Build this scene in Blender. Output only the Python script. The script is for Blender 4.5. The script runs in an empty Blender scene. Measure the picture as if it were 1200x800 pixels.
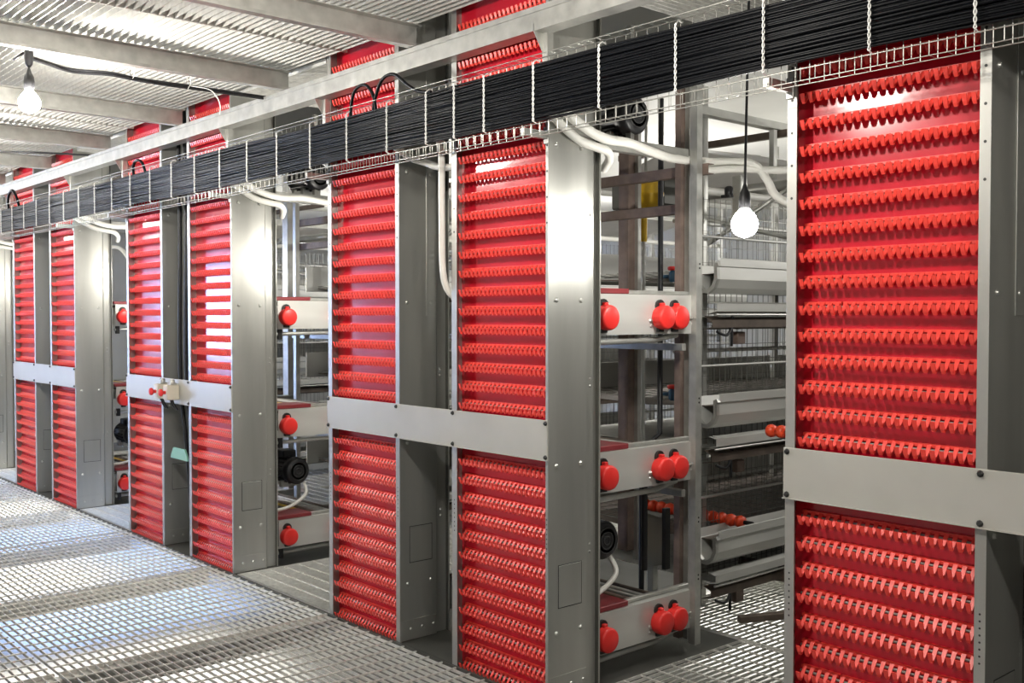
import bpy, math, random
from mathutils import Vector
random.seed(7)
SC = bpy.context.scene
COL = SC.collection
PI = math.pi

# ------------------------------------------------------------------ mesh builder
class MB:
    def __init__(s):
        s.v = []; s.f = []; s.sm = []; s.mi = []; s.cur = 0
    def add(s, vs, fs, smooth=False):
        b = len(s.v)
        s.v.extend(tuple(p) for p in vs)
        for f in fs:
            s.f.append(tuple(b + i for i in f)); s.sm.append(smooth); s.mi.append(s.cur)
    def box(s, x0, x1, y0, y1, z0, z1):
        vs = [(x, y, z) for x in (x0, x1) for y in (y0, y1) for z in (z0, z1)]
        s.add(vs, [(0, 1, 3, 2), (4, 6, 7, 5), (0, 4, 5, 1), (2, 3, 7, 6), (0, 2, 6, 4), (1, 5, 7, 3)])
    def rbox(s, x0, x1, y0, y1, z0, z1, b=.004):
        # box with chamfered edges
        lo = (x0, y0, z0); hi = (x1, y1, z1)
        vs = []; idx = {}
        for sx in (0, 1):
            for sy in (0, 1):
                for sz in (0, 1):
                    c = [(hi if k else lo)[i] for i, k in enumerate((sx, sy, sz))]
                    d = [(-b if k else b) for k in (sx, sy, sz)]
                    for ax in range(3):
                        p = [c[i] + (0 if i == ax else d[i]) for i in range(3)]
                        idx[(sx, sy, sz, ax)] = len(vs); vs.append(p)
        fs = []
        for ax in range(3):
            for k in (0, 1):
                o = [i for i in range(3) if i != ax]
                q = []
                for (a, c) in ((0, 0), (1, 0), (1, 1), (0, 1)):
                    t = [0, 0, 0]; t[ax] = k; t[o[0]] = a; t[o[1]] = c
                    q.append(idx[(t[0], t[1], t[2], ax)])
                fs.append(q)
        for ax in range(3):
            o = [i for i in range(3) if i != ax]
            for a in (0, 1):
                for c in (0, 1):
                    q = []
                    for (k, w) in ((0, o[0]), (1, o[0]), (1, o[1]), (0, o[1])):
                        t = [0, 0, 0]; t[ax] = k; t[o[0]] = a; t[o[1]] = c
                        q.append(idx[(t[0], t[1], t[2], w)])
                    fs.append(q)
        for sx in (0, 1):
            for sy in (0, 1):
                for sz in (0, 1):
                    fs.append([idx[(sx, sy, sz, a)] for a in range(3)])
        s.add(vs, fs)
    def prism(s, poly, axis, a0, a1):
        # closed polygon in the two other axes (order: x<y<z), extruded along axis
        def P(u, w, a):
            if axis == 'x': return (a, u, w)
            if axis == 'y': return (u, a, w)
            return (u, w, a)
        n = len(poly)
        vs = [P(u, w, a0) for u, w in poly] + [P(u, w, a1) for u, w in poly]
        fs = [tuple(range(n)), tuple(range(2 * n - 1, n - 1, -1))]
        fs += [(i, (i + 1) % n, n + (i + 1) % n, n + i) for i in range(n)]
        s.add(vs, fs)
    def sheet(s, line, t, axis, a0, a1):
        # bent sheet metal: polyline profile given thickness t, extruded
        n = len(line); off = []
        for i in range(n):
            ds = []
            if i > 0: ds.append((line[i][0] - line[i-1][0], line[i][1] - line[i-1][1]))
            if i < n - 1: ds.append((line[i+1][0] - line[i][0], line[i+1][1] - line[i][1]))
            ns = []
            for d in ds:
                L = math.hypot(*d); ns.append((-d[1] / L, d[0] / L))
            if len(ns) == 1: m = ns[0]; k = 1
            else:
                m = (ns[0][0] + ns[1][0], ns[0][1] + ns[1][1]); L = math.hypot(*m) or 1e-6
                m = (m[0] / L, m[1] / L); k = 1 / max(.35, m[0] * ns[0][0] + m[1] * ns[0][1])
            off.append((line[i][0] + m[0] * t * k, line[i][1] + m[1] * t * k))
        for i in range(n - 1):
            s.prism([line[i], line[i+1], off[i+1], off[i]], axis, a0, a1)
    def tube(s, pts, r, n=8, smooth=True):
        pts = [Vector(p) for p in pts]
        m = len(pts); up = None; rings = []
        for i in range(m):
            t = (pts[min(i+1, m-1)] - pts[max(i-1, 0)]).normalized()
            if up is None:
                up = Vector((0, 0, 1)) if abs(t.z) < .9 else Vector((1, 0, 0))
            a = t.cross(up).normalized(); up = a.cross(t).normalized()
            rr = r[i] if isinstance(r, (list, tuple)) else r
            rings.append([pts[i] + (a * math.cos(2*PI*k/n) + up * math.sin(2*PI*k/n)) * rr for k in range(n)])
        vs = [p for R in rings for p in R]
        fs = [(i*n+k, i*n+(k+1) % n, (i+1)*n+(k+1) % n, (i+1)*n+k) for i in range(m-1) for k in range(n)]
        s.add(vs, fs, smooth)
        s.add(rings[0], [tuple(range(n-1, -1, -1))]); s.add(rings[-1], [tuple(range(n))])
    def cyl(s, p0, p1, r, n=16, smooth=True):
        s.tube([p0, p1], r, n, smooth)
    def lathe(s, prof, c, axis='z', n=24, smooth=True):
        # prof: (radius, height) pairs along axis from centre c
        vs = []
        for r, h in prof:
            for k in range(n):
                u, w = r * math.cos(2*PI*k/n), r * math.sin(2*PI*k/n)
                p = {'z': (u, w, h), 'x': (h, u, w), 'y': (w, h, u)}[axis]
                vs.append((c[0]+p[0], c[1]+p[1], c[2]+p[2]))
        m = len(prof)
        fs = [(i*n+k, i*n+(k+1) % n, (i+1)*n+(k+1) % n, (i+1)*n+k) for i in range(m-1) for k in range(n)]
        s.add(vs, fs, smooth)
        s.add(vs[:n], [tuple(range(n-1, -1, -1))]); s.add(vs[-n:], [tuple(range(n))])
    def build(s, name, mat, parent=None, bevel=0):
        me = bpy.data.meshes.new(name)
        me.from_pydata(s.v, [], s.f)
        me.polygons.foreach_set('use_smooth', s.sm)
        for q in (mat if isinstance(mat, (list, tuple)) else [mat]): me.materials.append(q)
        me.polygons.foreach_set('material_index', s.mi)
        me.update()
        if s.f:
            import bmesh
            bm = bmesh.new(); bm.from_mesh(me)
            bmesh.ops.recalc_face_normals(bm, faces=bm.faces); bm.to_mesh(me); bm.free()
        o = bpy.data.objects.new(name, me); COL.objects.link(o)
        if parent is not None: o.parent = parent
        return o

def link_copy(o, parent, name=None, loc=None):
    c = o.copy(); COL.objects.link(c); c.parent = parent
    if loc is not None: c.location = loc
    return c

def tag(o, label=None, cat=None, group=None, kind=None):
    if label: o['label'] = label
    if cat: o['category'] = cat
    if group: o['group'] = group
    if kind: o['kind'] = kind
    return o

def empty(name, loc, label, cat, group=None):
    o = bpy.data.objects.new(name, None); COL.objects.link(o)
    o.location = loc; o.empty_display_size = .1
    return tag(o, label, cat, group)

def copy_tree(o, loc, label, parent=None):
    c = o.copy(); COL.objects.link(c)
    if parent is None:
        c.location = loc; c['label'] = label
    else:
        c.parent = parent
    for ch in list(o.children):
        copy_tree(ch, None, None, c)
    return c

def smooth_path(pts, k=6):
    # Catmull-Rom through the given points
    P = [Vector(p) for p in pts]; out = []
    for i in range(len(P) - 1):
        a = P[max(i-1, 0)]; b = P[i]; c = P[i+1]; d = P[min(i+2, len(P)-1)]
        for j in range(k):
            t = j / k
            out.append(.5 * ((2*b) + (c-a)*t + (2*a-5*b+4*c-d)*t*t + (3*b-a-3*c+d)*t**3))
    out.append(P[-1]); return out

# ------------------------------------------------------------------ materials
def mat(name, col, rough=.5, metal=0., noise=0., scale=20., stretch=None, bump=0., spec=.5, bump_scale=None, col2=None):
    m = bpy.data.materials.new(name); m.use_nodes = True
    nt = m.node_tree; b = nt.nodes['Principled BSDF']
    b.inputs['Base Color'].default_value = (*col, 1)
    b.inputs['Roughness'].default_value = rough
    b.inputs['Metallic'].default_value = metal
    b.inputs['Specular IOR Level'].default_value = spec
    if noise or bump:
        tc = nt.nodes.new('ShaderNodeTexCoord'); mp = nt.nodes.new('ShaderNodeMapping')
        nt.links.new(tc.outputs['Object'], mp.inputs['Vector'])
        if stretch: mp.inputs['Scale'].default_value = stretch
        n = nt.nodes.new('ShaderNodeTexNoise'); n.inputs['Scale'].default_value = scale
        n.inputs['Detail'].default_value = 4
        nt.links.new(mp.outputs['Vector'], n.inputs['Vector'])
        if noise:
            r = nt.nodes.new('ShaderNodeValToRGB')
            lo = col2 or tuple(c * (1 - noise) for c in col); hi = tuple(min(1, c * (1 + noise * .6)) for c in col)
            r.color_ramp.elements[0].position = .3; r.color_ramp.elements[1].position = .7
            r.color_ramp.elements[0].color = (*lo, 1); r.color_ramp.elements[1].color = (*hi, 1)
            nt.links.new(n.outputs['Fac'], r.inputs['Fac']); nt.links.new(r.outputs['Color'], b.inputs['Base Color'])
            mr = nt.nodes.new('ShaderNodeMapRange')
            mr.inputs['To Min'].default_value = max(.02, rough - .08); mr.inputs['To Max'].default_value = min(1, rough + .1)
            nt.links.new(n.outputs['Fac'], mr.inputs['Value']); nt.links.new(mr.outputs['Result'], b.inputs['Roughness'])
        if bump:
            bp = nt.nodes.new('ShaderNodeBump'); bp.inputs['Strength'].default_value = bump
            bp.inputs['Distance'].default_value = .002
            nt.links.new(n.outputs['Fac'], bp.inputs['Height']); nt.links.new(bp.outputs['Normal'], b.inputs['Normal'])
    return m

def emit(name, col, strength):
    m = bpy.data.materials.new(name); m.use_nodes = True
    nt = m.node_tree; nt.nodes.remove(nt.nodes['Principled BSDF'])
    e = nt.nodes.new('ShaderNodeEmission'); e.inputs['Color'].default_value = (*col, 1); e.inputs['Strength'].default_value = strength
    nt.links.new(e.outputs[0], nt.nodes['Material Output'].inputs['Surface']); return m

GALV = mat('galvanised_sheet', (.50, .50, .47), .36, .75, .16, 6, (1, 1, .12), .05)
GALVD = mat('galvanised_frame', (.52, .52, .49), .42, .7, .2, 14)
GRATE = mat('grating_zinc', (.70, .695, .66), .48, .35, .15, 30)
GALVP = mat('bright_zinc_sheet', (.60, .60, .57), .42, .35, .12, 6, (1, .2, 1))
PLATE = mat('grey_painted_plate', (.46, .45, .41), .38, .1, .06, 5)
STILE = mat('stile_steel', (.43, .425, .40), .40, .6, .1, 10, (1, 1, .2))
BEAMM = mat('beam_zinc', (.42, .42, .395), .42, .6, .2, 14)
RODM = mat('dull_rod', (.24, .22, .20), .5, .5)
DARKS = mat('dark_sheet', (.10, .10, .09), .5, .5, .2, 6)
RED = mat('red_back_sheet', (.56, .012, .030), .16, 0, .06, 3, None, 0, .6)
HOOK = mat('red_hook_plastic', (.86, .062, .045), .38, 0, 0, 1, None, 0, .5)
CAPM = mat('red_cap_plastic', (.80, .03, .025), .4)
BLACK = mat('black_rubber', (.012, .012, .014), .42, 0, .3, 40)
BLACKC = mat('black_cable_sheath', (.005, .0055, .007), .36, 0, .2, 60, None, 0, .12)
WHITE = mat('white_hose_plastic', (.80, .79, .74), .45, 0, .05, 12)
TIE = mat('white_twist_tie', (.85, .85, .82), .5)
RUST = mat('brown_primed_steel', (.20, .145, .12), .55, .25, .3, 14)
BRONZE = mat('brown_rail', (.13, .10, .08), .5, .4, .3, 14)
YELLOW = mat('yellow_plastic', (.80, .50, .02), .4, 0, .1, 20)
CLEAR = mat('milky_tube', (.72, .73, .70), .25, 0, 0, 1, None, 0, .6)
ZINC = mat('zinc_bolt', (.60, .60, .57), .35, .85)
BOLTD = mat('dark_bolt', (.05, .05, .05), .4, .7)
WALL = mat('off_white_wall', (.56, .56, .54), .7, 0, .06, 2)
PANEL = mat('white_ceiling_panel', (.80, .80, .77), .55, 0, .06, 2)
CONC = mat('grey_concrete', (.20, .20, .19), .75, 0, .18, 3)
WIRE = mat('dark_wire', (.20, .20, .18), .45, .6)
MESHW = mat('tray_wire', (.42, .42, .39), .4, .85)
CREAM = mat('cream_plastic', (.62, .58, .48), .45)
BUTTON = mat('red_button_plastic', (.72, .03, .03), .35)
GREEN = mat('pale_green_plastic', (.22, .45, .33), .4)
MARO = mat('maroon_strip', (.22, .025, .03), .45)
BLUEP = mat('blue_plastic', (.03, .10, .18), .4)
BULB = emit('bulb_glow', (1, .955, .87), 470)
BULBA = emit('aisle_bulb_glow', (1, .97, .90), 110)
ORAN = mat('orange_roller', (.80, .07, .02), .4)

# ------------------------------------------------------------------ key measures (metres)
PITCH = 2.839            # distance from one tower to the next
X1 = -1.917              # front edge of the nearest tower
TW = 1.709               # tower width
FRONT = 2.884            # plane of the tower fronts
CEIL = 2.945
TX = [X1 - PITCH * i for i in range(5)]

# ================================================================== SETTING
def grating(name, x0, x1, y0, y1, z, along, bar, rod, h, label=None):
    m = MB(); t = .0032
    if along == 'x':
        n = int((y1 - y0) / bar)
        for i in range(n + 1):
            y = y0 + i * bar
            m.box(x0, x1, y - t/2, y + t/2, z - h, z)
        k = int((x1 - x0) / rod)
        for i in range(k + 1):
            x = x0 + i * rod
            m.box(x - .003, x + .003, y0, y1, z - .006, z + .001)
        for x in (x0, x1): m.box(x - .002, x + .002, y0, y1, z - h, z + .001)
    else:
        n = int((x1 - x0) / bar)
        for i in range(n + 1):
            x = x0 + i * bar
            m.box(x - t/2, x + t/2, y0, y1, z - h, z)
        k = int((y1 - y0) / rod)
        for i in range(k + 1):
            y = y0 + i * rod
            m.box(x0, x1, y - .003, y + .003, z - .006, z + .001)
        for y in (y0, y1): m.box(x0, x1, y - .002, y + .002, z - h, z + .001)
    return m

# walkway grating: panels laid side by side, each spanning two joists
fl = MB()
XS = [-19.0, -16.12, -13.28, -10.44, -7.60, -4.76, -1.92, .9]
for a, b in zip(XS[:-1], XS[1:]):
    for (ya, yb) in ((-1.3, .07), (.09, 1.465), (1.485, 2.865)):
        g = grating('', a + .004, b - .004, ya, yb, 0, 'x', .040, .1015, .014)
        fl.add(g.v, g.f)
tag(fl.build('floor', GRATE), kind='structure')
# aisle gratings between the tower rows (bars turned the other way)
fa = MB()
for i in range(4):
    xa, xb = TX[i] - PITCH + TW + .02, TX[i] - .02
    for (ya, yb) in ((2.90, 4.19), (4.20, 5.6), (5.61, 7.9)):
        g = grating('', xa - (.62 if ya > 3.865 else 0), xb, ya, yb, -.002, 'y', .038, .105, .014)
        fa.add(g.v, g.f)
tag(fa.build('floor', GRATE), kind='structure')
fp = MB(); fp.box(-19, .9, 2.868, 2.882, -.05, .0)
for i in range(1, 4): fp.box(TX[i] + .1, TX[i] + TW - .02, 3.22, 4.27, -.045, -.035)  # dark plates added for the pit's darkness, shutting off the lit slab
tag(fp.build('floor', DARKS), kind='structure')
# slab under the gratings
sl = MB(); sl.box(-26, 6, -3, 13, -.62, -.5)
tag(sl.build('floor', CONC), kind='structure')
# ceiling grating = walkway of the level above
ce = MB()
for a, b in zip(XS[:-1], XS[1:]):
    for (ya, yb) in ((-1.3, .07), (.09, 1.465), (1.485, 2.85)):
        g = grating('', a + .25, b + .242, ya, yb, CEIL + .03, 'x', .038, .1015, .030)
        ce.add(g.v, g.f)
tag(ce.build('ceiling', GRATE), kind='structure')
ca = MB()
for i in range(4):
    xa, xb = TX[i] - PITCH + TW + .02, TX[i] - .02
    for (ya, yb) in ((2.9, 4.19),):
        g = grating('', xa - (.25 if ya > 4 else -.02), xb + (.25 if ya > 4 else -.02), ya, yb, CEIL + .03, 'y', .036, .105, .026)
        ca.add(g.v, g.f)
tag(ca.build('ceiling', GRATE), kind='structure')
so = MB(); so.box(-17, 3, 4.22, 12.6, 2.98, 3.02)
tag(so.build('ceiling', PANEL), kind='structure')
rf = MB(); rf.box(-26, 6, -3, 13, 5.6, 5.7)
tag(rf.build('ceiling', WALL), kind='structure')
w = MB(); w.box(-26, 6, 12.6, 12.75, -.5, 5.6); tag(w.build('wall_back', WALL), kind='structure')
w = MB()
for (xa, xb, za, zb) in ((-26, -16.95, -.5, 5.6), (-15.2, 6, -.5, 5.6), (-16.95, -15.2, -.5, .75), (-16.95, -15.2, 2.45, 5.6)): w.box(xa, xb, -3.0, -2.85, za, zb)  # opening made up to let in the added blue fill
w.box(-17, -14, -3.2, -3.15, .5, 2.7); tag(w.build('wall_front', WALL), kind='structure')
w = MB(); w.box(5.8, 5.95, -2.85, 12.6, -.5, 5.6); tag(w.build('wall_right', WALL), kind='structure')
w = MB()
for (ya, yb, za, zb) in ((-1.9, 12.6, -.5, 5.6), (-2.85, -1.9, -.5, 1.0), (-2.85, -1.9, 2.3, 5.6)):
    w.box(-17.2, -17.05, ya, yb, za, zb)
tag(w.build('wall_left', WALL), kind='structure')

# joists under the ceiling grating (C section, running towards the towers)
def joist_mesh(y0, y1, h, wdt):
    m = MB()
    m.sheet([(wdt, 0), (0, 0), (0, -h), (wdt, -h), (wdt, -h + .015)], .004, 'y', y0, y1)
    return m
JX = [(-2.55, 'ceiling joist above the tower cut by the picture edge'),
      (-3.90, 'galvanised ceiling joist ending at the gap between two belts of the funnel tower'),
      (-5.10, 'galvanised ceiling joist crossing directly above the bare bulb and black cord'),
      (-6.50, 'galvanised ceiling joist just beyond the bare hanging bulb'),
      (-7.78, 'galvanised ceiling joist second beyond the bare hanging bulb'),
      (-9.15, 'galvanised ceiling joist third beyond the bare hanging bulb'),
      (-10.5, 'galvanised ceiling joist fourth beyond the bare hanging bulb')]
j0 = None
for x, lab in JX[1:]:
    if j0 is None:
        j0 = joist_mesh(-1.3, 2.84, .105, .045).build('ceiling_joist', GALVD); j = j0
    else:
        j = j0.copy(); COL.objects.link(j)
    j.location = (x, 0, CEIL - .002); tag(j, lab, 'beam', 'joists under the ceiling grating')
f0 = None
for x, lab in ((-4.76, 'floor joist under the walkway grating at the foot of the funnel tower'),
               (-6.20, 'floor joist under the grating at the near foot of the stop-button tower'),
               (-7.50, 'floor joist under the grating at the far foot of the stop-button tower'),
               (-8.85, 'floor joist under the grating in front of the narrow far gap'),
               (-10.35, 'floor joist under the grating at the far foot of the second-last tower')):
    if f0 is None:
        f0 = joist_mesh(-1.3, 2.86, .095, .05).build('floor_joist', GALVD); j = f0
    else:
        j = f0.copy(); COL.objects.link(j)
    j.location = (x, 0, -.016); tag(j, lab, 'beam', 'joists under the walkway grating')

# ================================================================== EGG ELEVATOR TOWERS
HT = 3.35
def hook_row(w, n, joint):
    m = MB(); x0 = .004; p = (w - .008) / n; back = .055
    def Y(d): return back - d
    xs = [(x0, x0 + p * joint - .003), (x0 + p * joint + .003, w - .004)]
    for a, b in xs:
        m.box(a, b, Y(.013), Y(0), -.003, 0)              # ledge
        m.box(a, b, Y(.0155), Y(.0125), -.009, 0)         # strip
    m.cur = 1
    m.cyl((.004, Y(.0195), -.017), (w - .004, Y(.0195), -.017), .0045, 6)
    m.cur = 0
    prof = [(.012, -.003, .0150), (.020, -.013, .0130), (.041, -.041, .0115), (.0465, -.0435, .010), (.052, -.034, .0125), (.0585, -.013, .0145)]
    th = .0032
    for i in range(n):
        cx = x0 + p * (i + .5)
        vs = []
        for k, (d, z, wd) in enumerate(prof):
            q0 = prof[max(k-1, 0)]; q1 = prof[min(k+1, len(prof)-1)]
            t = (q1[0]-q0[0], q1[1]-q0[1]); L = math.hypot(*t); nx, nz = -t[1]/L, t[0]/L
            for sx in (-.5, .5):
                vs.append((cx + sx * wd, Y(d), z)); vs.append((cx + sx * wd, Y(d + nx*th), z + nz*th))
        fs = []
        for k in range(len(prof) - 1):
            a = 4*k; b = a + 4
            fs += [(a, a+2, b+2, b), (a+1, b+1, b+3, a+3), (a, b, b+1, a+1), (a+2, a+3, b+3, b+2)]
        e = 4 * (len(prof) - 1)
        fs += [(0, 1, 3, 2), (e, e+2, e+3, e+1)]
        m.add(vs, fs)
    return m

def bolt(m, p, axis, r=.008, h=.007):
    prof = [(r * 1.35, 0), (r * 1.35, .0015), (r, .0018), (r, h * .75), (r * .7, h)]
    sgn = -1 if axis in ('y',) else 1
    m.lathe([(a, b * sgn) for a, b in prof], p, axis, 8)

_b = MB(); bolt(_b, (0, 0, 0), 'x'); BOLT = _b.build('bolt', ZINC)
_b = MB(); bolt(_b, (0, 0, 0), 'y', .0075, .009); SCREW = _b.build('screw', BOLTD)
U = [(0, .655, .035, .032), (1.069, TW, .037, .015)]      # unit: x0, x1, stile widths
def make_tower(loc, label):
    t = empty('egg_elevator', loc, label, 'egg elevator', 'egg elevator towers along the walkway')
    for ui, (a, b, sl_, sr_) in enumerate(U):
        # right-hand housing side with a stepped rear flange
        m = MB(); m.sheet([(b, 0), (b, .222), (b - .02, .238), (b - .02, .298), (b + .006, .298)], .002, 'z', 0, HT)
        sp = m.build('side_panel', GALV, t)
        for z, ys in ((1.665, (.044, .186)), (.978, (.044, .186)), (.28, (.044, .186)), (2.30, (.044, .186)), (.055, (.06, .13, .20))):
            for y in ys:
                o = link_copy(BOLT, sp, None, (b + .0005, y, z))
        for z in (.62, .588, 1.30, 1.33, 2.0, 2.03):
            o = link_copy(BOLT, sp, None, (b - .0195, .262, z)); o.scale = (.5, .65, .65)
        hm = MB(); hm.rbox(b - .001, b + .0022, .058, .19, .385, .56, .0008)
        h_ = hm.build('inspection_hatch', GALV, sp)
        hm = MB(); hm.box(b - .0012, b + .0008, .0545, .1935, .3815, .5635); hm.build('hatch_seam', BOLTD, sp)
        # base plate strip of the side panel
        k = MB(); k.box(b - .001, b + .003, .002, .22, 0.002, .10); k.build('kick_plate', GALV, sp)
        # left housing side (faces the belt)
        m = MB(); m.sheet([(a, 0), (a, .30)], -.002, 'z', 0, HT); m.build('side_panel', GALV, t)
        m = MB(); m.box(a + .002, b - .002, .296, .30, 0, HT); m.build('rear_panel', DARKS, t)
        # red belt backing sheet
        m = MB(); m.box(a + .003, b - .003, .055, .058, 0, HT); m.build('backing_sheet', RED, t)
        # front stiles, punched
        for (s0, s1) in ((a, a + sl_), (b - sr_, b)):
            m = MB(); m.box(s0, s1, -.003, -.0005, 0, HT)
            cx = (s0 + s1) / 2; m.cur = 1
            for i in range(8): m.cyl((cx, -.0036, .62 + .02 * i), (cx, -.002, .62 + .02 * i), .0034, 6)
            for i in range(7): m.cyl((cx, -.0036, 1.98 + .105 * i), (cx, -.002, 1.98 + .105 * i), .0046, 8)
            m.build('front_stile', [STILE, BOLTD], t)
    # grey crossbar
    m = MB(); m.rbox(-.002, TW + .002, -.012, -.0035, 1.006, 1.171, .0015); m.box(-.002, TW + .002, -.02, -.004, 1.0045, 1.007)
    cb = m.build('crossbar', PLATE, t)
    for x in (.012, .64, 1.087, TW - .006):
        for z in (1.018, 1.158): link_copy(SCREW, cb, None, (x, -.012, z))
    m = MB(); m.box(.0, TW, .004, .325, -.03, -.002); m.build('base_plate', DARKS, t)
    # middle shaft: dark rear and a roller chain on its guide
    m = MB(); m.box(.655, 1.069, .33, .335, 0, HT); m.build('shaft_back', DARKS, t)
    m = MB(); m.box(.80, .83, .25, .29, 0, HT); m.build('chain_guide', GALVD, t)
    m = MB()
    for i in range(120):
        z = .05 + i * .027
        m.rbox(.815, .829, .232, .248, z, z + .019, .002)
    m.build('roller_chain', ZINC, t)
    m = MB(); m.rbox(.6555, .659, .16, .222, 1.60, 2.95, .0008); m.build('inner_strip', GALV, t)
    # belt rows
    for ui, (a, b, sl_, sr_) in enumerate(U):
        for k in range(35):
            if k in (12, 13): continue
            o = link_copy(ROW, t); o.location = (a + sl_ if ui == 0 else a + sl_, 0, .030 + .0850 * k)
            COPIES.append(o)
    return t
COPIES = []
ROW = hook_row(.587, 21, 5).build('hook_row', [HOOK, RODM])
TLAB = ['tallest red hooked egg elevator tower, cut off by the picture edge, one belt showing',
        'egg elevator tower with two red hook belts beside the lamp-lit gap with the yellow funnel',
        'egg elevator tower with two stop buttons boxed on its pale crossbar',
        'narrow-looking egg elevator tower just past the one with the stop buttons',
        'egg elevator tower at the far end of the row, only its grey flank in view']
towers = [make_tower((x, FRONT, 0), l) for x, l in zip(TX, TLAB)]
for _o in (BOLT, SCREW): bpy.data.objects.remove(_o)
# the first row is the source of the copies: give it a place in the nearest tower instead of one copy
_first = COPIES[0]
ROW.parent = _first.parent; ROW.location = _first.location
bpy.data.objects.remove(_first)

# ================================================================== SUPPORT BEAM ALONG THE TOWERS
bt = empty('support_beam', (-6, 2.80, 2.742), 'long galvanised beam running along all the tower fronts under the ceiling', 'beam')
m = MB(); m.sheet([(.075, .094), (.0, .094), (0, 0), (.075, 0)], .004, 'x', -12, 7)
m.box(-12, 7, -.006, .0, .072, .094)
m.build('channel', BEAMM, bt)
for i in range(5):
    for xx in (TX[i] + TW - .003, TX[i] + .0):
        m = MB(); m.prism([(.0, .03), (.0, .0), (.084, -.13), (.084, .03)], 'x', xx + 6, xx + 6.004)
        m.box(xx + 6, xx + 6.03, .05, .083, -.13, .03)
        m.build('bracket', GALVD, bt)

# ================================================================== CABLE TRAY AND CABLES
TY = 2.745
tr = empty('cable_tray', (-6, TY, 2.3), 'wire mesh cable tray hung along the tower fronts', 'cable tray')
m = MB()
x0, x1 = -7.0, 6.5
for z in (.005, .055, .105, .155, .205, .255, .305): m.cyl((x0, 0, z), (x1, 0, z), .0019, 5)
for y in (-.05,): 
    for z in (.005, .305): m.cyl((x0, y, z), (x1, y, z), .0019, 5)
m.cyl((x0, -.05, .04), (x1, -.05, .04), .0018, 5)
n = int((x1 - x0) / .05)
for i in range(n + 1):
    x = x0 + i * .05
    m.tube([(x, -.05, .045), (x, -.05, .005), (x, 0, .005), (x, 0, .305), (x, -.05, .305)], .0014, 4, False)
m.build('wire_mesh', MESHW, tr)
for i in range(5):
    for xx in (TX[i] + .01, TX[i] + TW - .01):
        m = MB(); m.rbox(xx + 6 - .012, xx + 6 + .012, .0, FRONT - TY - .004, .02, .05, .002); m.rbox(xx + 6 - .014, xx + 6 + .014, FRONT - TY - .009, FRONT - TY - .004, .0, .07, .002)
        m.build('mounting_bracket', BEAMM, tr)

cbundle = empty('cable_bundle', (-6, TY - .012, 2.36), 'thick bundle of black cables tied flat onto the wire tray', 'cables')
NC = 66
xs = [-7 + .11 * i for i in range(118)]
ctx = [-.6 + .34 * k for k in range(-19, 22)]
for c in range(NC):
    base = .004 + (c % 34 + (.5 if c < 34 else 1.0)) * .2105 / 34
    ph = random.uniform(0, 6.28); amp = random.uniform(.001, .0045); fr = random.uniform(.8, 2.2)
    yb = random.choice((-.008, -.016)) if c < 34 else .0
    ph2 = random.uniform(0, 6.28)
    pts = []
    for x in xs:
        z = base + amp * math.sin(fr * x + ph) + amp * .6 * math.sin(3.1 * fr * x + ph2)
        edge = (c % 34 / 34 - .5) * 2
        z += edge * .006 * math.sin(x * 2.3 + 1)
        pts.append((x, yb + .004 * math.sin(1.7 * fr * x + ph2), z))
    m = MB(); m.tube(pts, random.uniform(.0042, .0058), 6)
    m.build('cable', BLACKC, cbundle)
# white twisted ties every third of a metre
tx = [-1.185, -1.476, -1.82, -2.157, -2.5, -2.839, -3.128, -3.319, -3.511, -3.803, -4.133, -4.468, -4.804]
tx = [(-x * 0 + x * 1.0) for x in tx]
tx = [x - (-.0) for x in tx]
tx = [x * 1.038 for x in tx] + [-5.33 - .345 * k for k in range(18)]
t0 = None
for x in tx:
    if t0 is None:
        m = MB()
        L = .225; nz = 56
        for s in (0, PI):
            m.tube([(.0034 * math.cos(s + i * .62), -.028 + .0026 * math.sin(s + i * .62), -.004 + L * i / nz) for i in range(nz + 1)], .0021, 5)
        m.tube([(0, -.029, L - .004), (0, -.01, L + .01), (0, .008, L + .006)], .0025, 5)
        m.tube([(0, -.029, -.004), (0, -.01, -.012), (0, .008, -.008)], .0025, 5)
        t0 = m.build('twisted_tie', TIE, cbundle); o = t0
    else:
        o = link_copy(t0, cbundle)
    o.location = (x + 6, 0, 0)

# black cable loops sticking up from the bundle
def cable_loop(name, pts, r, label, mat_=BLACKC):
    m = MB(); m.tube(smooth_path(pts, 7), r, 8)
    return tag(m.build(name, mat_), label, 'cable')
lz = 2.58
cable_loop('cable_loop', [(-4.30, 2.735, 2.50), (-4.29, 2.73, 2.60), (-4.24, 2.72, 2.685), (-4.15, 2.72, 2.70), (-4.08, 2.72, 2.64), (-4.06, 2.725, 2.55), (-4.05, 2.73, 2.50)], .008, 'black cable looping up out of the bundle beside the shaft of the funnel tower')
cable_loop('cable_loop', [(-4.10, 2.73, 2.50), (-4.08, 2.725, 2.60), (-4.00, 2.715, 2.695), (-3.90, 2.715, 2.705), (-3.80, 2.72, 2.64), (-3.72, 2.725, 2.60), (-3.64, 2.73, 2.585)], .008, 'longer black cable loop arching over to the second belt of the funnel tower')
cable_loop('cable_loop', [(-10.0, 2.735, 2.5), (-9.98, 2.72, 2.66), (-9.85, 2.72, 2.72), (-9.72, 2.72, 2.64), (-9.66, 2.735, 2.5)], .012, 'small black cable loop above the tray far along the row')
cable_loop('cable_loop', [(-7.05, 2.735, 2.5), (-7.03, 2.72, 2.63), (-6.95, 2.72, 2.66), (-6.86, 2.72, 2.62), (-6.82, 2.735, 2.5)], .01, 'small black cable loop above the tray at the tower with stop buttons')

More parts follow.
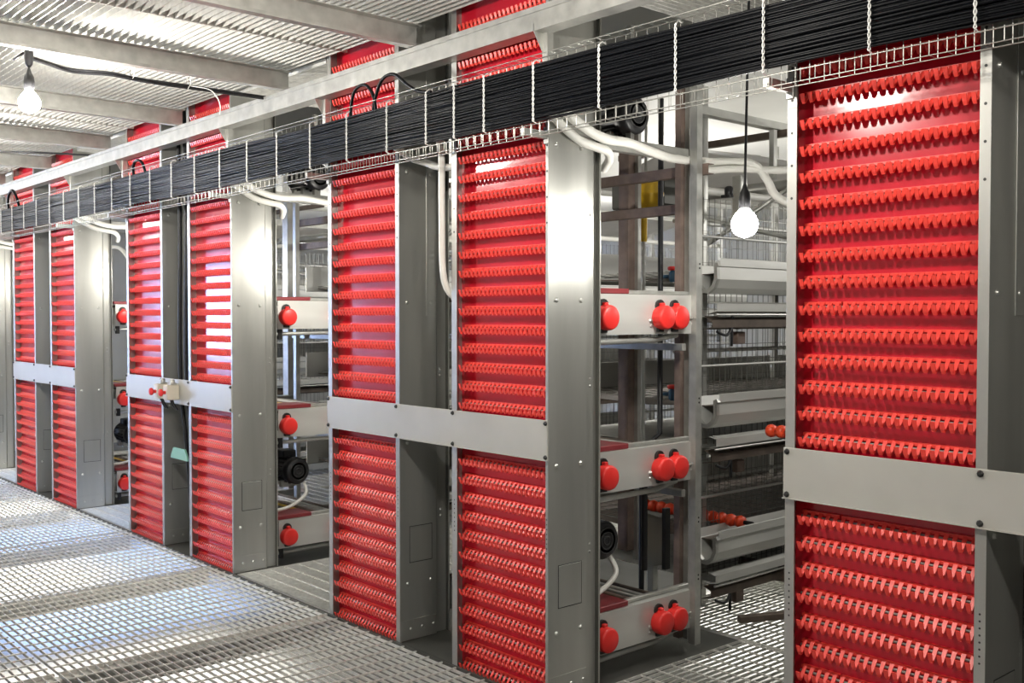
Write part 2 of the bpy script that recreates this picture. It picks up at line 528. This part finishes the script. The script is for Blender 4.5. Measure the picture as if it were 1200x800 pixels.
# ================================================================== LAMPS
def lamp(loc, cord_top, label, bm_, r=.05):
    t = empty('hanging_lamp', loc, label, 'lamp', 'bare bulbs hung on black cords')
    m = MB(); m.lathe([(.008, r*1.5), (.016, r*1.2), (r * .72, r * .72), (r * .97, r * .25), (r, 0), (r * .9, -r * .45), (r * .62, -r * .78), (.004, -r)], (0, 0, 0), 'z', 20)
    m.build('bulb', bm_, t)
    m = MB(); m.lathe([(.020, .062), (.024, .068), (.025, .10), (.022, .125), (.012, .145), (.006, .165)], (0, 0, 0), 'z', 16)
    m.build('socket', BLACK, t)
    m = MB(); m.tube([(0, 0, .15), tuple(Vector(cord_top) - Vector(loc))], .0055, 8); m.build('cord', BLACK, t)
    return t
LAMPS = [((-5.262, 1.535, 2.625), 'bare glowing bulb hanging under the ceiling grating over the walkway', BULB)]
lamp(LAMPS[0][0], (-5.262, 1.535, 2.845), LAMPS[0][1], BULB)
lamp((-2.53, 3.5, 1.975), (-2.515, 3.5, 2.90), 'bare glowing bulb hanging on a long cord in the gap beside the tallest tower', BULBA, .055)
# cord under the ceiling
pc = empty('power_cord', (-5.3, 2.1, 2.85), 'black lamp cord clipped along under the ceiling grating from the bulb to the beam', 'cord')
def rel(pts, o): return [tuple(Vector(p) - Vector(o)) for p in pts]
O1 = (-5.3, 2.1, 2.85)
cp = [(-5.262, 1.535, 2.85), (-5.30, 1.62, 2.845), (-5.38, 1.78, 2.845), (-5.345, 1.95, 2.85), (-5.343, 2.09, 2.842), (-5.33, 2.25, 2.84), (-5.322, 2.38, 2.84), (-5.31, 2.75, 2.84), (-5.30, 2.84, 2.84)]
m = MB(); m.tube(rel(smooth_path(cp), O1), .0065, 8); m.build('lead', BLACK, pc)
m = MB(); m.tube(rel(smooth_path([(x + .006 * math.sin(i * 2), y, z - .012) for i, (x, y, z) in enumerate(cp)]), O1), .0065, 8); m.build('lead', BLACK, pc)
m = MB(); m.tube(rel([(-5.30 + .028 * math.cos(a * .35), 1.50 + .02 * math.sin(a * .35) , 2.85 + .018 * math.sin(a * .35)) for a in range(19)], O1), .006, 8); m.build('coil', BLACK, pc)
m = MB(); m.lathe([(.006, -.05), (.017, -.035), (.022, .0), (.020, .03), (.01, .045)], tuple(Vector((-5.262, 1.535, 2.845)) - Vector(O1)), 'z', 12); m.build('junction', BLACK, pc)
for (x, y) in ((-5.34, 2.06), (-5.322, 2.36)):
    m = MB(); m.tube(rel([(x - .012, y, 2.945), (x - .014, y, 2.87), (x, y, 2.822), (x + .014, y + .01, 2.85), (x + .02, y + .01, 2.90)], O1), .0028, 5); m.build('clip_tie', TIE, pc)
m = MB(); m.tube(rel(smooth_path([(-5.322, 2.36, 2.84), (-5.29, 2.46, 2.83), (-5.27, 2.50, 2.79), (-5.27, 2.52, 2.74), (-5.28, 2.52, 2.70)]), O1), .0028, 5); m.build('loose_tie', TIE, pc)
m = MB(); m.tube(smooth_path([(-8.9, 1.5, 2.85), (-8.41, 2.24, 2.842), (-8.24, 2.49, 2.84), (-8.11, 2.83, 2.84)]), .0075, 8)
tag(m.build('power_cord', BLACK), 'black cord under the ceiling further along, short length above the beam', 'cord')

# ================================================================== EQUIPMENT BEHIND THE TOWERS
def hose(name, pts, r, label, m_=WHITE):
    m = MB(); m.tube(smooth_path(pts, 7), r, 10)
    m.lathe([(r*1.02, 0), (r*1.02, .004)], pts[-1], 'z', 10)
    return tag(m.build(name, m_), label, 'hose', 'white hoses dropping from the cable tray')
HL = [('shorter white hose bending over the flank of the funnel tower', 'longer white hose crossing the lamp-lit gap from the funnel tower'),
      ('shorter white hose over the flank of the tower with stop buttons', 'longer white hose crossing the gap after the tower with stop buttons'),
      ('shorter white hose over the flank of the second-last tower', 'longer white hose crossing the narrow gap after the second-last tower'),
      ('shorter white hose over the last tower flank', 'longer white hose over the last tower flank')]
for i in range(4):
    d = -PITCH * i
    hose('white_hose', [(-3.01+d, 2.80, 2.46), (-3.01+d, 2.86, 2.415), (-3.015+d, 2.93, 2.375), (-3.02+d, 3.03, 2.33), (-3.02+d, 3.14, 2.31), (-3.02+d, 3.20, 2.30), (-3.04+d, 3.235, 2.27), (-3.09+d, 3.25, 2.235)], .019, HL[i][0])
    hose('white_hose', [(-2.975+d, 2.80, 2.48), (-2.98+d, 2.90, 2.43), (-2.985+d, 2.98, 2.395), (-3.0+d, 3.10, 2.36), (-3.02+d, 3.22, 2.35), (-3.08+d, 3.40, 2.365), (-3.13+d, 3.615, 2.355), (-3.17+d, 3.80, 2.35), (-3.20+d, 4.1, 2.365), (-3.16+d, 4.25, 2.375), (-3.07+d, 4.32, 2.36), (-3.03+d, 4.38, 2.28), (-3.0+d, 4.42, 2.2), (-2.9+d, 4.5, 2.13)], .021, HL[i][1])
hose('white_hose', [(-3.2, 4.1, 2.32), (-3.12, 4.25, 2.335), (-3.0, 4.4, 2.33), (-2.8, 4.6, 2.33)], .019, 'second white hose behind the bright post, under the longer one')
hose('white_hose', [(-4.0, 2.78, 2.40), (-3.98, 2.87, 2.35), (-3.93, 2.92, 2.325), (-3.86, 2.94, 2.30), (-3.76, 2.96, 2.29), (-3.70, 3.0, 2.29)], .017, 'white hose curving across the shaft top of the funnel tower')
m = MB(); m.tube(smooth_path([(-3.755, 2.80, 2.46), (-3.752, 2.868, 2.38), (-3.74, 2.866, 2.1), (-3.722, 2.866, 1.76), (-3.70, 2.95, 1.66)]), .016, 10)
tag(m.build('white_hose', WHITE), 'white hose hanging straight down the shaft of the funnel tower', 'hose', 'white hoses dropping from the cable tray')

LV = (1.606, .897, .172)
ROWS = []
def cprof(w, h, lip):   # C section facing +x, open to -x
    return [(-w, h/2), (0, h/2), (0, -h/2), (-w, -h/2)]

def cap_mesh(m, y, z):
    # domed round cap facing +x with a small ear on top
    m.lathe([(.050, .0), (.054, .004), (.056, .012), (.056, .048), (.053, .056), (.045, .060), (.0, .0615)], (0, y, z), 'x', 28)
    m.rbox(.004, .03, y - .012, y + .012, z + .05, z + .068, .003)

def make_conveyor(loc, label):
    t = empty('egg_conveyor', loc, label, 'conveyor', 'cross conveyors between the towers')
    m = MB(); m.sheet([(-.05, .092), (0, .092), (0, -.092), (-.06, -.092)], -.0025, 'y', -.35, .385)
    pl = m.build('side_plate', GALVP, t)
    for (y, z, r, h) in ((.035, -.03, .009, .008), (.035, -.055, .006, .005), (.335, -.045, .007, .008), (.355, .06, .007, .01), (.355, -.075, .006, .008)):
        b = MB(); bolt(b, (.0005, y, z), 'x', r, h); b.build('bolt', ZINC, pl)
    b = MB(); b.tube([(.006, .30, -.02), (.006, .38, -.012)], .006, 6); b.build('tension_pin', ZINC, pl)
    for y in (-.292, .093, .198):
        c = MB(); cap_mesh(c, y, -.014); cp_ = c.build('round_cap', CAPM, t)
        c = MB(); c.cyl((-.04, y, .04), (.012, y, .04), .03, 12); c.build('cap_seat', BOLTD, cp_)
        c = MB(); c.rbox(.0, .016, y - .02, y + .02, -.082, -.06, .002); c.build('cap_clip', BOLTD, cp_)
    # far plate and the bed of rods between
    m = MB(); m.sheet([(-1.03, .092), (-1.08, .092), (-1.08, -.092), (-1.02, -.092)], .0025, 'y', -.35, .385); m.build('far_plate', GALV, t)
    cols = [RUST, BRONZE, GALVD, MARO, GALVD, BRONZE, YELLOW, RUST, GALVD, GALVD, BRONZE]
    for k in range(11):
        m = MB(); y = -.32 + k * .05
        m.cyl((-1.06, y, .075), (-.03, y, .075), .011, 8); m.build('carrier_rod', cols[k], t)
    m = MB(); m.rbox(-.20, -.012, -.36, -.10, .094, .118, .003); m.build('guide_strip', MARO, t)
    m = MB(); m.rbox(-.06, -.035, -.10, .37, .094, .112, .002); m.build('top_rail', GALVD, t)
    m = MB(); m.tube([(-.03, -.35, -.125), (-.03, .10, -.12), (-.035, .2, -.105), (-.05, .28, -.10)], .013, 8); m.build('lower_tube', GALVD, t)
    m = MB(); m.rbox(-.04, -.012, -.34, -.31, -.16, -.095, .003); m.build('hanger', BOLTD, t)
    return t

def make_frame(loc, label):
    t = empty('machine_frame', loc, label, 'frame', 'steel frames behind the towers')
    # bright corner post, channel section
    m = MB(); m.sheet([(-.05, .04), (-.05, .0), (-.008, .0), (-.008, .042), (-.02, .042)], .003, 'z', .0, 2.9)
    m.cur = 1
    for z in (1.83, 1.85, 1.2, 1.18, .62, .6, .34, .32): m.cyl((-.009, .024, z), (-.0065, .024, z), .005, 8)
    p = m.build('corner_post', [GALVD, BOLTD], t)
    for (x, y, w, d, z0, z1, mt, nm) in ((-.61, .11, .062, .05, .35, 2.95, RUST, 'brown_post'), (-.16, .03, .028, .03, 0, 2.9, RUST, 'brown_post'),
                                 (-.115, .05, .02, .03, 0, 2.9, GALVD, 'slim_post'), (-.545, .16, .02, .02, .3, 2.95, GALVD, 'slim_post'),
                                 (-1.2, .0, .07, .07, 0, 2.95, GALVD, 'post'), (-1.0, -.55, .035, .045, 0, 2.95, RUST, 'post'), (-.86, -.1, .03, .03, 0, 2.95, GALVD, 'slim_post')):
        m = MB(); m.sheet([(x, y + d), (x, y), (x + w, y), (x + w, y + d)], -.004, 'z', z0, z1); m.build(nm, mt, t)
    m = MB(); m.sheet([(.095, 2.335), (.05, 2.335), (.05, 2.285), (.095, 2.285)], .004, 'x', -1.3, .02); m.build('brown_beam', RUST, t)
    m = MB(); m.rbox(-1.3, -.15, .065, .10, 2.105, 2.155, .003); m.build('brown_beam', RUST, t)
    for z in (1.43, .72): 
        m = MB(); m.rbox(-1.0, -.06, -.04, -.01, z, z + .035, .003); m.build('cross_bar', GALVD, t)
    # top plate carrying a motor
    m = MB(); m.sheet([(-.10, 2.405), (-.06, 2.405), (-.06, 2.345), (-.10, 2.345)], -.003, 'y', -.75, .0); m.build('top_rail', GALVD, t)
    m = MB(); m.box(-.14, -.11, -.36, -.335, 2.40, 2.95); m.build('hanger', GALVD, t)
    return t

def make_motor(loc, label):
    t = empty('drive_motor', loc, label, 'motor', 'black drive motors')
    m = MB(); prof = [(.03, -.17), (.085, -.165), (.085, -.15)]
    m.lathe(prof + [(.082, -.145), (.082, .06), (.09, .065), (.09, .12), (.078, .135), (.03, .14)], (0, 0, 0), 'x', 26)
    for k in range(18):
        a = 2 * PI * k / 18
        c, s = math.cos(a), math.sin(a)
        m.add([(-.14, .08*c - .003*s, .08*s + .003*c), (-.14, .094*c - .003*s, .094*s + .003*c), (.055, .094*c - .003*s, .094*s + .003*c), (.055, .08*c - .003*s, .08*s + .003*c),
               (-.14, .08*c + .003*s, .08*s - .003*c), (-.14, .094*c + .003*s, .094*s - .003*c), (.055, .094*c + .003*s, .094*s - .003*c), (.055, .08*c + .003*s, .08*s - .003*c)],
              [(0, 1, 2, 3), (7, 6, 5, 4), (1, 5, 6, 2), (0, 4, 5, 1), (3, 2, 6, 7), (0, 3, 7, 4)])
    m.build('motor_body', BLACK, t)
    m = MB()
    for r in (.02, .04, .06): m.lathe([(r - .003, .139), (r - .003, .142), (r + .003, .142), (r + .003, .139)], (0, 0, 0), 'x', 20)
    m.build('fan_grille', BOLTD, t)
    m = MB(); m.rbox(-.10, .02, -.05, .05, .08, .13, .006); m.build('terminal_box', BLACK, t)
    for xx in (-.12, .0):
        m = MB(); m.rbox(xx, xx + .03, -.07, .07, -.115, -.07, .003); m.build('foot', GALVD, t)
    return t

TR_PROF = [(0, .0), (.008, -.003), (.008, -.043), (-.002, -.048), (.0, -.11), (-.02, -.155), (-.06, -.183), (-.10, -.178), (-.14, -.14), (-.19, -.075), (-.205, -.03)]
def make_trough(loc, label):
    t = empty('feed_trough', loc, label, 'feed trough', 'feed troughs along the cage row')
    m = MB(); m.sheet(TR_PROF, -.003, 'y', 0, 4.2); m.build('channel', GALVP, t)
    m = MB(); m.sheet([(a + .004, b) for i, (a, b) in enumerate(TR_PROF)][2:], -.02, 'y', -.02, .004); m.build('end_trim', GALVD, t)
    return t

def make_cage(loc, label):
    t = empty('cage_row', loc, label, 'cage', 'rows of wire cages behind the towers')
    # local origin: outer face of troughs at x=0, start at y=0
    for L, zt in enumerate((1.898, 1.198, .486)):
        # rails under the trough
        m = MB(); m.sheet([(-.06, zt - .225), (-.01, zt - .235), (-.01, zt - .275), (-.06, zt - .285)], -.003, 'y', .0, 4.2); m.build('egg_rail', GALVP, t)
        m = MB(); m.cyl((-.02, 0, zt - .292), (-.02, 4.2, zt - .292), .006, 6); m.build('guide_rod', ZINC, t)
        m = MB(); m.sheet([(-.09, zt - .30), (-.04, zt - .32), (-.04, zt - .36), (-.10, zt - .37)], -.003, 'y', .0, 4.2); m.build('belt_rail', BRONZE, t)
        m = MB(); m.box(-1.30, -.06, .1, 4.2, zt - .305, zt - .300); m.build('egg_belt', GALVD, t)
        # wire front
        m = MB(); zz0, zz1 = zt - .02, zt + .34
        for k in range(84):
            y = .05 + k * .05; m.box(-.221, -.218, y - .0013, y + .0013, zz0 - .35, zz1)
        for k in range(9):
            z = zz0 - .33 + k * .085; m.box(-.224, -.221, .05, 4.2, z - .0013, z + .0013)
        m.build('wire_front', WIRE, t)
        m = MB(); m.cyl((-.215, 0, zt + .13), (-.215, 4.2, zt + .13), .008, 8); m.build('drinker_pipe', GALVP, t)
        m = MB(); m.cyl((-.30, 0, zt + .21), (-.30, 4.2, zt + .21), .011, 8); m.build('perch', GALVP, t)
        m = MB()
        for k in range(30):
            y = .1 + k * .14; m.box(-1.3, -.23, y - .002, y + .002, zt - .06, zt - .056)
        for k in range(12):
            x = -1.25 + k * .09; m.box(x - .002, x + .002, .1, 4.2, zt - .056, zt - .053)
        m.build('wire_floor', WIRE, t)
        for k in range(1, 4):
            m = MB(); y = k * 1.2
            for j in range(14): m.box(-1.25 + j * .07, -1.247 + j * .07, y - .0015, y + .0015, zt - .05, zt + .34)
            m.build('wire_divider', WIRE, t)
        m = MB(); m.sheet([(-1.3, zt - .075), (-.66, zt - .10), (-.05, zt - .075)], .004, 'y', .1, 4.2); m.build('manure_belt', BRONZE, t)
        m = MB(); m.box(-1.33, -1.315, 0, 4.2, zt - .1, zt + .1); m.build('back_trough', GALVP, t)
        # small brown box and black tail hanging under the rail
        m = MB(); m.rbox(-.14, -.10, .30, .37, zt - .45, zt - .385, .004); m.build('latch_box', RUST, t)
        m = MB(); m.tube(smooth_path([(-.05, .05, zt - .38), (-.04, .12, zt - .40), (-.05, .18, zt - .35), (-.06, .20, zt - .305)]), .008, 6)
        m.tube([(-.06, .19, zt - .30), (-.065, .195, zt - .46)], .008, 6); m.build('black_tail', BLACK, t)
    for y in (.2, 2.2, 4.1):
        for x in (-.30, -1.2):
            m = MB(); m.box(x, x + .04, y, y + .04, 0, 2.85); m.build('cage_post', GALVD, t)
    # roof sheet of the top tier and pipes over it
    m = MB(); m.sheet([(-1.4, 2.42), (-.7, 2.60), (-.1, 2.48)], .004, 'y', .5, 4.2); m.build('top_sheet', WHITE, t)
    m = MB(); m.cyl((-1.4, .9, 2.36), (.45, .9, 2.36), .035, 14); m.build('air_pipe', GALV, t)
    m = MB(); m.rbox(-1.4, .5, .75, .79, 2.62, 2.66, .003); m.build('top_bar', BRONZE, t)
    m = MB(); m.tube([(-.35, .35, 2.0), (.10, .55, 2.32)], .014, 6); m.build('brace', GALVD, t)
    m = MB(); m.tube([(-.35, .35, 2.14), (.12, .9, 1.98)], .014, 6); m.build('brace', GALVD, t)
    m = MB(); m.box(-.06, -.03, .52, .55, 2.35, 2.62); m.build('pipe_hanger', GALV, t)
    m = MB(); m.cyl((-.35, .3, 2.30), (-.35, 4.2, 2.30), .022, 10); m.build('water_pipe', WHITE, t)
    m = MB(); m.rbox(-.9, -.5, .15, .35, 2.22, 2.38, .01); m.build('junction_box', DARKS, t)
    m = MB(); m.sheet([(-.2, 2.72), (-.2, 2.66), (-.14, 2.66)], .003, 'y', .0, 4.2); m.build('top_rail', GALV, t)
    m = MB(); m.rbox(-.16, -.10, .32, .38, 2.12, 2.36, .004); m.build('bracket', GALVD, t)
    m = MB(); m.lathe([(.012, -.035), (.024, -.03), (.024, .015), (.012, .025)], (-.12, .24, 2.27), 'z', 14); m.rbox(-.16, -.10, .22, .26, 2.235, 2.25, .003); m.build('regulator', BLACK, t)
    return t

CN = [('top', 'middle', 'bottom')]
GAPN = ['lamp-lit gap', 'gap beside the stop-button tower', 'narrow far gap']
c0 = f0_ = m0 = m1 = tr0 = g0 = None
for i in range(3):
    d = -PITCH * i
    for L, z in enumerate(LV):
        lab = 'red-capped egg conveyor plate, %s of three in the %s' % (CN[0][L], GAPN[i])
        if c0 is None: c0 = make_conveyor((-3.15, 3.60, z), lab)
        else: copy_tree(c0, (-3.15 + d, 3.60, z), lab)
        lab = 'curved steel feed trough, %s tier in the %s' % (CN[0][L], GAPN[i])
        zt = (1.898, 1.198, .486)[L]
        if tr0 is None: tr0 = make_trough((-3.25, 4.28, zt), lab)
        else: copy_tree(tr0, (-3.25 + d, 4.28, zt), lab)
    lab = 'upright steel frame with brown beams in the %s' % GAPN[i]
    if f0_ is None: f0_ = make_frame((-3.11, 3.93, 0), lab)
    else: copy_tree(f0_, (-3.11 + d, 3.93, 0), lab)
    lab = 'black motor up under the cable tray in the %s' % GAPN[i]
    if m0 is None: m0 = make_motor((-3.34, 3.60, 2.535), lab)
    else: copy_tree(m0, (-3.34 + d, 3.60, 2.535), lab)
    lab = 'black motor low between conveyors in the %s' % GAPN[i]
    copy_tree(m0, (-3.40 + d, 3.46, .555), lab)
    lab = 'tiered wire cage row behind the frame in the %s' % GAPN[i]
    if g0 is None: g0 = make_cage((-3.25, 4.28, 0), lab)
    else: copy_tree(g0, (-3.25 + d, 4.28, 0), lab)
    m = MB(); m.tube([(-3.42+d, 4.02, 2.7), (-3.42+d, 4.02, 1.0), (-3.40+d, 3.86, .93), (-3.40+d, 3.86, .05)], .014, 8)
    tag(m.build('vertical_cable', BLACK), 'thick black cable hanging vertically in the %s' % GAPN[i], 'cable', 'vertical black cables')
    m = MB(); m.tube(smooth_path([(-3.30+d, 3.52, .47), (-3.24+d, 3.50, .40), (-3.24+d, 3.38, .33), (-3.26+d, 3.26, .31)]), .012, 8)
    tag(m.build('motor_lead', WHITE), 'white lead curving down from the low motor in the %s' % GAPN[i], 'cable')
m = MB(); m.tube([(-3.33, 3.80, .85), (-3.33, 3.80, .35)], .016, 8)
tag(m.build('vertical_cable', BLACK), 'short second black cable below the middle conveyor in the lamp-lit gap', 'cable', 'vertical black cables')
# yellow vessel with its clear pipe
y_ = empty('dosing_vessel', (-3.658, 4.20, 2.13), 'yellow funnel vessel on a clear pipe in the lamp-lit gap', 'vessel')
m = MB(); m.lathe([(.05, .03), (.055, .05), (.078, .072), (.08, .11), (.083, .115), (.083, .128), (.08, .132), (.078, .175), (.06, .19), (.0, .193)], (0, 0, 0), 'z', 24); m.build('bowl', YELLOW, y_)
m = MB(); m.lathe([(.017, -.13), (.020, -.12), (.020, .03), (.017, .04)], (-.035, 0, 0), 'z', 14); m.build('neck', YELLOW, y_)
m = MB(); m.cyl((-.035, 0, -1.3), (-.035, 0, -.12), .012, 12); m.build('clear_pipe', CLEAR, y_)
m = MB(); m.cyl((-.02, .0, .17), (-.02, 0, .55), .008, 8); m.build('feed_line', ZINC, y_)
# blue and red valves on the vertical cable
for z, l in ((1.80, 'small red and blue valve on the black cable above the top conveyor'), (1.20, 'small red and blue valve on the black cable above the middle conveyor')):
    v = empty('valve', (-3.36, 4.05, z), l, 'valve')
    m = MB(); m.lathe([(.016, -.03), (.024, -.02), (.024, .015), (.014, .03)], (0, 0, 0), 'z', 12); m.cyl((-.06, 0, 0), (0, 0, 0), .01, 8); m.build('valve_body', BLUEP, v)
    m = MB(); m.lathe([(.026, .03), (.03, .036), (.03, .046), (.02, .05)], (0, 0, 0), 'z', 12); m.build('handwheel', CAPM, v)
# red finger rollers
for (x0_, y_r, z_, n_, l) in ((-4.1, 4.62, .475, 13, 'row of red rubber rollers low in the lamp-lit gap'), (-3.16, 4.62, .99, 5, 'short row of red rollers behind the middle feed trough')):
    r_ = empty('finger_roller', (x0_, y_r, z_), l, 'roller')
    m = MB(); m.cyl((-.03, 0, 0), (n_ * .062 + .02, 0, 0), .012, 8); m.build('shaft', BOLTD, r_)
    for k in range(n_):
        m = MB(); m.lathe([(.014, -.026), (.03, -.02), (.036, 0), (.03, .02), (.014, .026)], (k * .062, 0, 0), 'x', 14); m.build('roller', ORAN, r_)
# sloping sheets and machine bits low in the gap
s_ = empty('chute', (-3.55, 4.1, .3), 'grey bent sheet chute low behind the round caps', 'chute')
m = MB(); m.prism([(-.10, .27), (.10, .24), (.08, .0), (-.02, -.03)], 'y', .0, .006); m.box(-.10, .10, 0, .10, .24, .246); m.build('chute_sheet', GALV, s_)
m = MB(); m.rbox(-.04, .0, .02, .06, -.49, .0, .002); m.build('chute_leg', GALVD, s_)
m = MB(); m.rbox(.085, .11, -.01, .03, -.02, .3, .002); m.build('chute_edge', BOLTD, s_)
w_ = empty('guide_wing', (-3.66, 3.62, 1.70), 'white curved guide sheet at the tower end of the top conveyor', 'guide')
m = MB(); m.prism([(-.16, .0), (.05, .0), (.045, .12), (.02, .22), (-.03, .30), (-.08, .34), (-.16, .34)], 'y', 0, .005); m.build('guide_sheet', WHITE, w_)
m = MB(); m.rbox(-.12, .04, -.02, .0, .02, .07, .008); m.rbox(-.09, .03, -.02, .0, .07, .11, .01); m.build('guide_block', BLACK, w_)
# dark inclined rail and leg on the aisle floor behind the post
m = MB(); m.sheet([(.0, .0), (.0, .085), (.05, .085)], .004, 'x', -.3, .75)
o = tag(m.build('inclined_rail', BRONZE), 'dark sloping rail resting low over the aisle grating', 'rail'); o.location = (-3.25, 4.95, .10); o.rotation_euler = (0, .10, math.radians(28))
m = MB(); m.rbox(0, .9, 0, .04, 0, .035, .003)
o = tag(m.build('floor_rail', BRONZE), 'dark flat rail lying along the edge of the aisle grating', 'rail'); o.location = (-3.12, 4.3, .03); o.rotation_euler = (0, -.02, math.radians(62))

# ================================================================== THINGS ON THE STOP-BUTTON TOWER
for k, (x, l) in enumerate(((-6.845, 'grey emergency stop box with red button further along the pale crossbar'), (-6.685, 'grey emergency stop box with red button nearer the lamp-lit gap on the pale crossbar'))):
    e = empty('emergency_stop', (x, FRONT - .012, 1.085), l, 'stop button', 'emergency stop boxes on one crossbar')
    m = MB(); m.rbox(-.036, .036, -.085, 0, -.05, .05, .006); m.build('housing', CREAM, e)
    m = MB(); m.rbox(-.03, .03, -.06, -.012, .05, .062, .004); m.lathe([(.018, .06), (.018, .078), (.012, .085)], (0, -.035, 0), 'z', 12); m.build('gland', GALVD, e)
    m = MB(); m.lathe([(.012, -.085), (.012, -.105), (.022, -.107), (.026, -.113), (.024, -.124), (.012, -.129), (.0, -.130)], (0, 0, 0), 'y', 18); m.build('push_button', BUTTON, e)
    m = MB(); m.tube(smooth_path([(-.014, -.04, -.05), (-.016, -.03, -.085), (-.014, -.008, -.12)]), .006, 6); m.tube(smooth_path([(.014, -.04, -.05), (.016, -.03, -.085), (.018, -.008, -.12)]), .006, 6); m.build('lead', BLACK, e)
for k, (xa, xb) in enumerate(((-6.80, -6.72), (-6.70, -6.62), (-6.60, -6.66))):
    m = MB(); m.tube(smooth_path([(xa - .05, 2.96, 3.0), (xa, 2.95, 2.2), (xa + .01, 2.94, 1.2), (xb, 2.96, .6), (xb + .02, 2.98, .02)]), .014, 8)
    tag(m.build('shaft_cable', BLACK), 'black cable hanging down the shaft behind the stop buttons', 'cable', 'cables in the stop-button tower shaft')
m = MB(); m.prism([(-.135, 0), (.135, 0), (.125, .03), (.09, .075), (-.09, .075), (-.125, .03)], 'y', 0, .012)
o = tag(m.build('shaft_cover', GREEN), 'pale green hood shape in the dark shaft below the stop buttons', 'cover'); o.location = (-6.735, 2.90, .62)

# ================================================================== LIGHT
WP = 46; AP = 13
def area(name, loc, rot, sx, sy, power, col):
    l = bpy.data.lights.new(name, 'AREA'); l.shape = 'RECTANGLE'; l.size = sx; l.size_y = sy; l.energy = power; l.color = col
    o = bpy.data.objects.new(name, l); COL.objects.link(o); o.location = loc; o.rotation_euler = rot; return o
# unseen lights added under the walkway for white and blue pools on the slab
WARM = (1, .97, .9); COOL = (.33, .51, 1.0)
for x, y, p, c in ((-5.8, 2.2, 26, WARM), (-7.35, 2.7, 34, COOL), (-8.75, 2.2, 40, WARM), (-8.75, 3.7, 30, COOL), (-10.2, 2.9, 34, COOL), (-11.7, 2.8, 60, WARM), (-13.5, 2.5, 60, WARM), (-4.1, 5.75, 42, WARM)):
    o = area('underfloor_fill', (x, y, -.135), (0, 0, 0), 1.25, 1.6, p * .95, c); o.data.spread = 1.9
def point(name, loc, power, col=(1, .955, .87), r=.05):
    l = bpy.data.lights.new(name, 'POINT'); l.energy = power; l.color = col; l.shadow_soft_size = r
    o = bpy.data.objects.new(name, l); COL.objects.link(o); o.location = loc; return o
for x in (-2.45, -7.95, -10.7, -13.4, .5): point('walkway_lamp', (x, 1.535, 2.625), WP)
for x in (-3, -9): point('upper_level_fill', (x, 4.5, 4.9), 50)  # added points that brighten the view up through the ceiling
for i in (1, 2, 3): point('aisle_lamp_and_fill', (-2.53 - PITCH * i, 3.5, 1.975), AP, r=.055)
for i in (0, 1, 2, 3):
    for y in (6.3, 9.0): point('aisle_lamp_and_fill', (-2.4 - PITCH * i, y, 2.3), AP * 1.6, (1, .97, .92), .06)  # deeper points added to brighten the cage area
# bluish light from the far end wall opening, plus a second one added
area('daylight_and_fill', (-17.3, -2.35, 1.65), (0, -PI/2, 0), 1.3, .9, 110, (.40, .56, 1.0))
area('daylight_and_fill', (-16.07, -2.95, 1.6), (-PI/2, 0, 0), 1.7, 1.6, 420, (.40, .56, 1.0))  # added fill that tints the far crossbars blue, not a known window
wd = bpy.data.worlds.new('world'); SC.world = wd; wd.use_nodes = True
wd.node_tree.nodes['Background'].inputs[0].default_value = (.75, .82, 1, 1); wd.node_tree.nodes['Background'].inputs[1].default_value = .6

# ================================================================== CAMERA
cd = bpy.data.cameras.new('camera'); cam = bpy.data.objects.new('camera', cd); COL.objects.link(cam)
cam.location = (0, 0, 1.6); cam.rotation_euler = (PI/2 - .0251, 0, .8487)
cd.sensor_width = 36; cd.lens = 36.0; cd.clip_start = .05; cd.clip_end = 200
SC.camera = cam
SC.view_settings.view_transform = 'Standard'; SC.view_settings.look = 'None'
SC.view_settings.gamma = 1; SC.view_settings.use_curve_mapping = False
SC.view_settings.exposure = 1.0
SC.cycles.use_denoising = True
SC.cycles.max_bounces = 8
